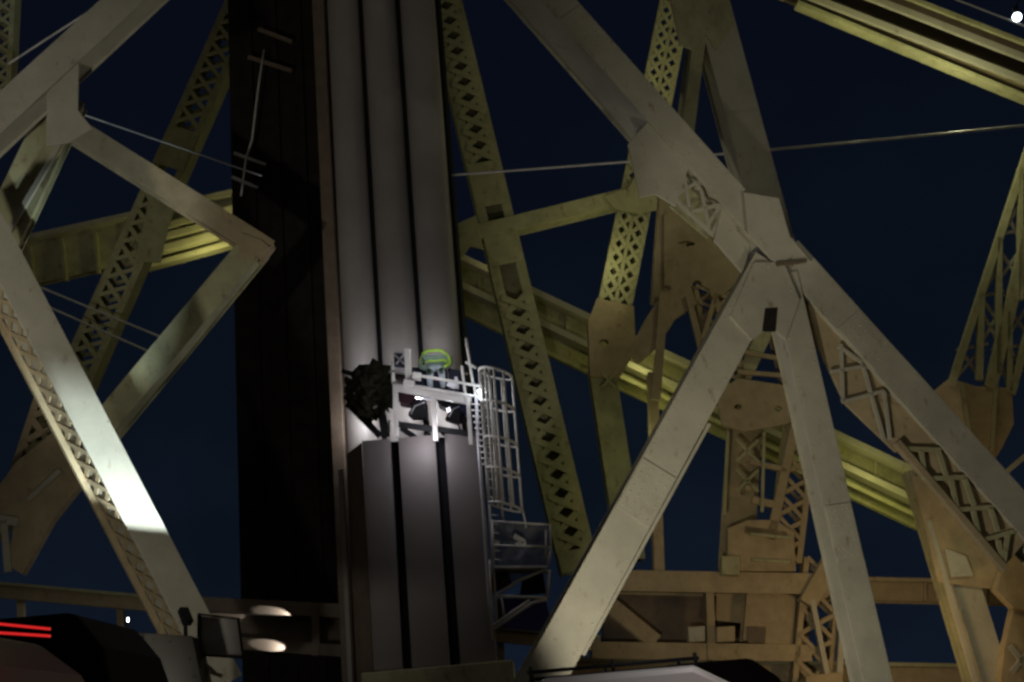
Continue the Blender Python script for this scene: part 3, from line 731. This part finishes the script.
# pelvis at .62 high, knees bent, torso leaning away and down; x right, y away from camera, z up
J = [(V((0, 0, .54)), (.17, .13)),
     (V((0, .04, .66)), (.27, .19)), (V((.02, .10, .78)), (.27, .18)), (V((.02, .34, .82)), (.09, .08)),
     (V((-.27, .12, .72)), .085), (V((-.31, .05, .56)), .06), (V((-.17, -.06, .48)), .05),
     (V((.29, .12, .68)), .085), (V((.31, .05, .54)), .06), (V((.15, -.06, .47)), .05),
     (V((-.12, .0, .44)), .085), (V((-.13, -.05, .22)), .07), (V((-.13, .04, .06)), .055),
     (V((.12, .0, .44)), .085), (V((.13, -.05, .22)), .07), (V((.13, .04, .06)), .055)]
up = skin_body('jacket', J[:10], [(0, 1), (1, 2), (2, 3), (2, 4), (4, 5), (5, 6), (2, 7), (7, 8), (8, 9)], VEST, wk, 0)
lg = skin_body('trousers', [(V((0, .10, .56)), (.09, .09))] + J[10:], [(0, 1), (1, 2), (2, 3), (0, 4), (4, 5), (5, 6)], JEAN, wk, 0)
for sx in (-1, 1):
    skin_body('boot', [(V((sx * .13, .05, .09)), .06), (V((sx * .13, .03, .04)), .055), (V((sx * .14, .18, .035)), .045)], [(0, 1), (1, 2)], BOOT, wk)
    hand = [(V((sx * .15, -.07, .47)), .035), (V((sx * .12, -.10, .43)), (.045, .025))]
    ed_ = [(0, 1)]
    for k in range(4):
        b0 = V((sx * .12 + (k - 1.5) * .022, -.12, .40)); b1 = b0 + V((0, .02, -.045 - .008 * (1 - abs(k - 1.5)))); b2 = b1 + V((0, -.02, -.03))
        i0 = len(hand); hand += [(b0, .010), (b1, .009), (b2, .008)]; ed_ += [(1, i0), (i0, i0 + 1), (i0 + 1, i0 + 2)]
    i0 = len(hand); hand += [(V((sx * .06, -.12, .42)), .011), (V((sx * .055, -.13, .385)), .009)]; ed_ += [(1, i0), (i0, i0 + 1)]
    skin_body('glove', hand, ed_, GLOVE, wk, 0, 1)
hd = skin_body('head', [(V((0, .45, .73)), .055), (V((0, .54, .72)), (.085, .095)), (V((0, .62, .68)), (.08, .09)), (V((0, .66, .63)), (.05, .05))], [(0, 1), (1, 2), (2, 3)], SKIN, wk)
hh = MB()
nn = 14
vs = []; fs = []
for i in range(7):
    a = math.pi / 2 * i / 6
    for j in range(nn):
        b = 2 * math.pi * j / nn; rr = .125 * math.cos(a) + (.03 if i == 0 else 0); vs.append(V((0, .57, .74)) + V((rr * math.cos(b), .10 * math.sin(a) + rr * .35 * math.sin(b), rr * math.sin(b) * .7 + .12 * math.sin(a))))
for i in range(6):
    for j in range(nn): fs.append((i * nn + j, i * nn + (j + 1) % nn, (i + 1) * nn + (j + 1) % nn, (i + 1) * nn + j))
hh.add(vs, fs, True); hh.build('hard_hat', HARD, wk)
# lime bands: yoke over the shoulders, sides, hem
def band(pts, r):
    g = MB(); g.tube(pts, r, 8); g.build('lime_band', LIME, wk)
band([V((-.24, -.04, .80)), V((-.20, -.09, .83)), V((-.1, -.12, .85)), V((.1, -.12, .84)), V((.18, -.09, .82)), V((.27, -.04, .73)), V((.31, -.02, .64))], .036)
band([V((-.25, -.04, .80)), V((-.31, .0, .70)), V((-.32, -.03, .62))], .014)
band([V((-.20, -.12, .60)), V((-.1, -.15, .62)), V((.0, -.16, .60)), V((.1, -.15, .61)), V((.2, -.12, .62)), V((.25, -.08, .58))], .022)
band([V((.31, -.04, .64)), V((.31, -.04, .57)), V((.25, -.09, .50)), V((.19, -.1, .48))], .032)

# ================================================================== LAMPS
# added white lights that wash the tower; only the tip light has a fixture
lamp('platform_fill_spot', 'SPOT', at(400, 395, 24.4), 12, (.93, .93, 1), target=at(398, 372, 27), size=.12, spot=84, blend=1)
lamp('platform_low_fill', 'POINT', at(425, 437, 25.0), 31, (.97, .93, 1), size=.15)
lamp('platform_front_fill', 'POINT', at(440, 352, 24.9), 17, (.97, .96, 1), size=.08)
lamp('wall_wash_light', 'POINT', at(362, 418, 26.5), 29, (.95, .95, 1), size=.08)
lamp('wall_wash_light', 'POINT', at(418, 402, 26.45), 21, (.95, .95, 1), size=.08)
lamp('wall_wash_light', 'POINT', at(450, 418, 26.45), 18, (.95, .95, 1), size=.08)
lamp('wall_wash_light', 'POINT', at(362, 352, 26.3), 9, (.95, .95, 1), size=.08)
lamp('wall_wash_light', 'POINT', at(430, 345, 26.3), 9, (.95, .95, 1), size=.08)
lamp('platform_tip_light', 'POINT', at(480, 391, 25.2), 6, (.85, .92, 1), size=.03)

# ================================================================== floodlight that whitens the left leg
def floodlight(loc, aim, energy, color, spot, label, lip=.0, size=.008, box=.16, depth=.16, bw=None):
    bw = bw or box
    t_ = thing('floodlight', label, 'lamp')
    d = (Vector(aim) - Vector(loc)).normalized(); s = d.cross(Vector((0, 0, 1))).normalized(); u = s.cross(d)
    lo = Vector(loc); g = MB()
    L_ = depth
    g.obox(lo - d * .06 - s * bw - u * box, d * .02, s * 2 * bw, u * 2 * box)
    g.obox(lo - d * .04 - s * bw - u * box, d * (L_ + .04), s * .004, u * 2 * box)
    g.obox(lo - d * .04 + s * (bw - .004) - u * box, d * (L_ + .04), s * .004, u * 2 * box)
    g.obox(lo - d * .04 - s * bw - u * box, d * (L_ + lip + .04), s * 2 * bw, u * .012)
    g.obox(lo - d * .04 - s * bw + u * (box - .012), d * (L_ + .04), s * 2 * bw, u * .012)
    g.build('housing', DARKM, t_)
    p = MB(); p.tube([lo - u * box - d * .0, Vector((lo.x, lo.y, 0))], .03, 8); p.build('stand', DARKM, t_)
    l = lamp('flood_beam', 'SPOT', lo, energy, color, target=aim, size=size, spot=spot, blend=.1); l.parent = t_
    return t_
pt = PL1.P(150, 536)
src = pt + Vector((.95, -1.45, -1.5))
d0 = (pt - src).normalized(); HALF = 14
az = Vector((-.95, 1, 0)).normalized(); el0 = math.asin(d0.z)
aim = src + az * math.cos(el0 + R(HALF)) + Vector((0, 0, math.sin(el0 + R(HALF))))
floodlight(src, aim, 1900, (.80, .94, 1), 150, 'black floodlight on a stand aimed up at the leaning leg', box=.05, depth=.05 / math.tan(R(HALF)), bw=.05 / math.tan(R(HALF)) * math.tan(R(18)))

# unseen spots and points added to brighten the steel, without lamp bodies
def accent_point(px, py, Y, energy, color, size=.25):
    lamp('added_accent_light', 'POINT', at(px, py, Y), energy, color, size=size)
lamp('added_truss_spot', 'SPOT', Vector((.2, 14.0, 1.0)), 1150, (1, .92, .74), target=Vector((.2, 14, 1)) + Vector((.50, .74, .42)), size=.1, spot=72, blend=.35)
lamp('added_truss_spot', 'SPOT', Vector((-1.0, 8, 1.5)), 520, (1, .93, .72), target=PR.P(700, 180), size=.2, spot=44, blend=.6)
lamp('added_truss_spot', 'SPOT', Vector((-8.5, 10.5, 4.0)), 1500, (1, .95, .82), target=PLl.P(30, 210), size=.2, spot=46, blend=.8)
lamp('added_truss_spot', 'SPOT', Vector((-5.4, 13.2, 1.2)), 470, (1, .94, .80), target=PL1.P(170, 590), size=.15, spot=50, blend=.9)
accent_point(500, 250, 40.5, 7, (1, .88, .30))
accent_point(200, 262, 38.6, 52, (1, .95, .30), .08)
accent_point(222, 232, 38.2, 30, (1, .95, .30), .08)
accent_point(640, 368, 40.5, 26, (1, .96, .35), .1)
accent_point(665, 415, 40.8, 26, (1, .96, .30), .1)
accent_point(870, 478, 40.6, 40, (1, .96, .32), .1)
accent_point(900, 520, 40.8, 30, (1, .96, .28), .1)
accent_point(606, 250, 33.0, 24, (1, .98, .48), .1)
accent_point(625, 440, 31.5, 18, (.95, 1, .45), .1)
accent_point(655, 40, 32, 24, (1, .97, .50), .1)
accent_point(960, 85, 28.4, 190, (1, .98, .55), .15)
accent_point(850, 50, 28.4, 70, (1, .97, .48), .15)
lamp('added_truss_spot', 'SPOT', Vector((8.5, 11, 2.0)), 750, (1, .93, .74), target=PR.P(745, 110), size=.2, spot=26, blend=.7)
accent_point(740, 540, 29, 9, (1, .66, .28))
accent_point(900, 640, 28.8, 85, (1, .66, .30))
accent_point(1060, 500, 26.5, 34, (1, .68, .30))
accent_point(960, 560, 28.4, 8, (.9, 1, .6))
accent_point(-10, 130, 27, 34, (1, .95, .45))

lamp('tail_lamp_glow', 'POINT', at(22, 640, 6.0), 1.6, (1, .06, .04), size=.1)
lamp('tail_lamp_glow', 'POINT', at(740, 676, 9.2), .35, (1, .15, .08), size=.1)
lamp('car_roof_fill', 'SPOT', Vector((1.6, 8.2, 3.6)), 60, (1, .93, .88), target=Vector((1.6, 10.2, 1.7)), size=.15, spot=80, blend=.8)  # unseen spot added to brighten the white car roof
for u_, v_ in ((222, 616), (216, 648)):
    q_ = at(u_ + 78, v_ + 1, 27.1)
    lamp('girder_patch_spot', 'SPOT', q_, 130, (.95, .98, 1), target=at(u_ + 34, v_ - 5, 27.45), size=.01, spot=27, blend=.1)  # unseen narrow spots added to throw the two white patches

# bright lamp in the sky, top right
bs = thing('street_lamp', 'bright bluish white lamp glowing in the top right corner', 'lamp')
c = at(1017, 17, 24); g = MB()
for i in range(5):
    pass
bm = bmesh.new(); bmesh.ops.create_uvsphere(bm, u_segments=16, v_segments=10, radius=.09); me = bpy.data.meshes.new('bulb'); bm.to_mesh(me); bm.free()
o = link('bulb', me, LED, bs); o.location = c
g = MB(); g.tube([c + Vector((0, 0, .08)), c + Vector((0, 0, .22))], .06, 10); g.build('cap', DARKM, bs)
g = MB(); g.tube([c + Vector((0, 0, .2)), c + Vector((.2, 0, .5)), c + Vector((1.5, 0, .9))], .03, 8); g.build('arm', DARKM, bs)

# ================================================================== VEHICLES AND LOW CLUTTER ALONG THE BOTTOM
def car(px0, px1, pytop, Y, m, label, h, name='parked_car', red=False, light=None, rack=False, cat='car'):
    t_ = thing(name, label, cat); xa = at(px0, 660, Y).x; xb = at(px1, 660, Y).x; L = xb - xa
    prof = [(0, .35), (0, .55 * h), (.03, .6 * h), (.16, .62 * h), (.24, .92 * h), (.30, h), (.72, h), (.84, .90 * h), (.95, .64 * h), (1, .58 * h), (1, .35)]
    Wd = 1.75; vs = []; k = len(prof)
    for yy, ins in ((0, 0), (Wd, 0)):
        for fx, z in prof:
            inn = .16 if z > .8 * h else 0
            vs.append((xa + fx * L, Y + (yy + inn if yy == 0 else yy - inn), z))
    fs = [tuple(range(k))[::-1] if False else tuple(range(k)), tuple(range(k, 2 * k))[::-1]] + [(i, i + k, (i + 1) % k + k, (i + 1) % k) for i in range(k)]
    g = MB(); g.add(vs, fs); g.build('body', m, t_, .05)
    for f0, f1 in ((.27, .48), (.51, .75)):
        w = MB(); w.obox(Vector((xa + f0 * L, Y + .06, .66 * h)), Vector(((f1 - f0) * L, 0, 0)), Vector((0, .02, 0)), Vector((0, .11, .27 * h))); w.build('window', GLASS, t_, .01)
    for fx in (.2, .8):
        w = MB(); c = Vector((xa + fx * L, Y + .02, .32)); w.tube([c, c + Vector((0, .22, 0))], .32, 20); wo = w.build('wheel', RUBR, t_)
        w = MB(); w.tube([c - Vector((0, .01, 0)), c + Vector((0, .05, 0))], .19, 16); w.build('rim', GALV, wo)
    for fx in (0, 1):
        w = MB(); w.obox(Vector((xa + fx * (L - .08) - (.02 if fx == 0 else -.02), Y + .1, .52 * h)), Vector((.08, 0, 0)), Vector((0, .3, 0)), Vector((0, 0, .12))); w.build('headlight', LEDR if fx == 0 and red else GLASS, t_)
    if red:
        for (u0, v0, u1, v1) in ((-60, 618, 50, 629), (-60, 629, 50, 636)):
            w = MB(); w.bar(at(u0, v0, Y - .06), at(u1, v1, Y - .06), .012, .02, Vector((0, -1, 0))); w.build('red_light_bar', LEDR, t_)
    if rack:
        for z in (h + .05,):
            for yy in (.25, 1.45):
                w = MB(); w.tube([Vector((xa + .26 * L, Y + yy, z)), Vector((xa + .74 * L, Y + yy, z))], .014, 6); w.build('roof_rail', DARKM, t_)
                for fx in (.27, .5, .73):
                    w = MB(); w.tube([Vector((xa + fx * L, Y + yy, h - .05)), Vector((xa + fx * L, Y + yy, z + .04))], .014, 6); w.build('rail_foot', DARKM, t_)
    return t_
def topz(px, py, Y): return at(px, py, Y).z
car(-420, 50, 0, 6.5, REDP, 'red van with two glowing red light bars at the bottom left', topz(20, 612, 6.5), red=True, name='van', cat='van')
car(-120, 134, 0, 8.6, DARKP, 'dark maroon car behind the red van near the bottom left', topz(80, 608, 8.6))
car(430, 800, 0, 9.5, WHTP, 'white car roof with black roof rails at the bottom centre', topz(600, 672, 9.5), rack=True)
car(600, 815, 0, 12.2, DARKP, 'black car roof just behind the white car at the bottom', topz(715, 660, 12.2))

ca = thing('traffic_sign_panel', 'plain grey panel in a dark frame leaning at the foot of the leaning leg', 'panel')
PS = Plane(17, 6, 220, 640)
gusset(ca, PS, [(200, 616), (238, 620), (244, 657), (200, 654)], CONC, off=0, t=.04, name='panel_face')
bars(ca, PS, [(199, 614, 199, 672, 3), (198, 614, 240, 619, 2), (238, 619, 245, 672, 2), (200, 655, 245, 658, 2)], 2, BLACK, off=.03, t=.05, name='frame_bar')
cc = thing('concrete_barrier', 'drab concrete barrier block between the dark car and the leaning leg', 'barrier')
PB = Plane(16.4, 2, 160, 650)
gusset(cc, PB, [(130, 632), (192, 636), (206, 700), (126, 700)], GREYP, off=0, t=.6, name='block')
lm = thing('marker_light', 'tiny white marker light on a stub above the barrier block', 'lamp')
c = at(128, 622, 16); g = MB(); g.tube([c, c + Vector((0, 0, .05))], .010, 8); g.build('lens', LED, lm); g = MB(); g.tube([c - Vector((0, 0, .9)), c], .014, 8); g.build('stub', DARKM, lm)
cn = thing('rubble_pile', 'small orange lit scraps at the foot of the grey panel', 'scraps')
for s_ in ((205, 664, 214, 672, 4), (196, 640, 202, 652, 3), (210, 672, 222, 676, 4)): bars(cn, PS, [s_], 4, TAN, off=.1, t=.08, name='scrap')
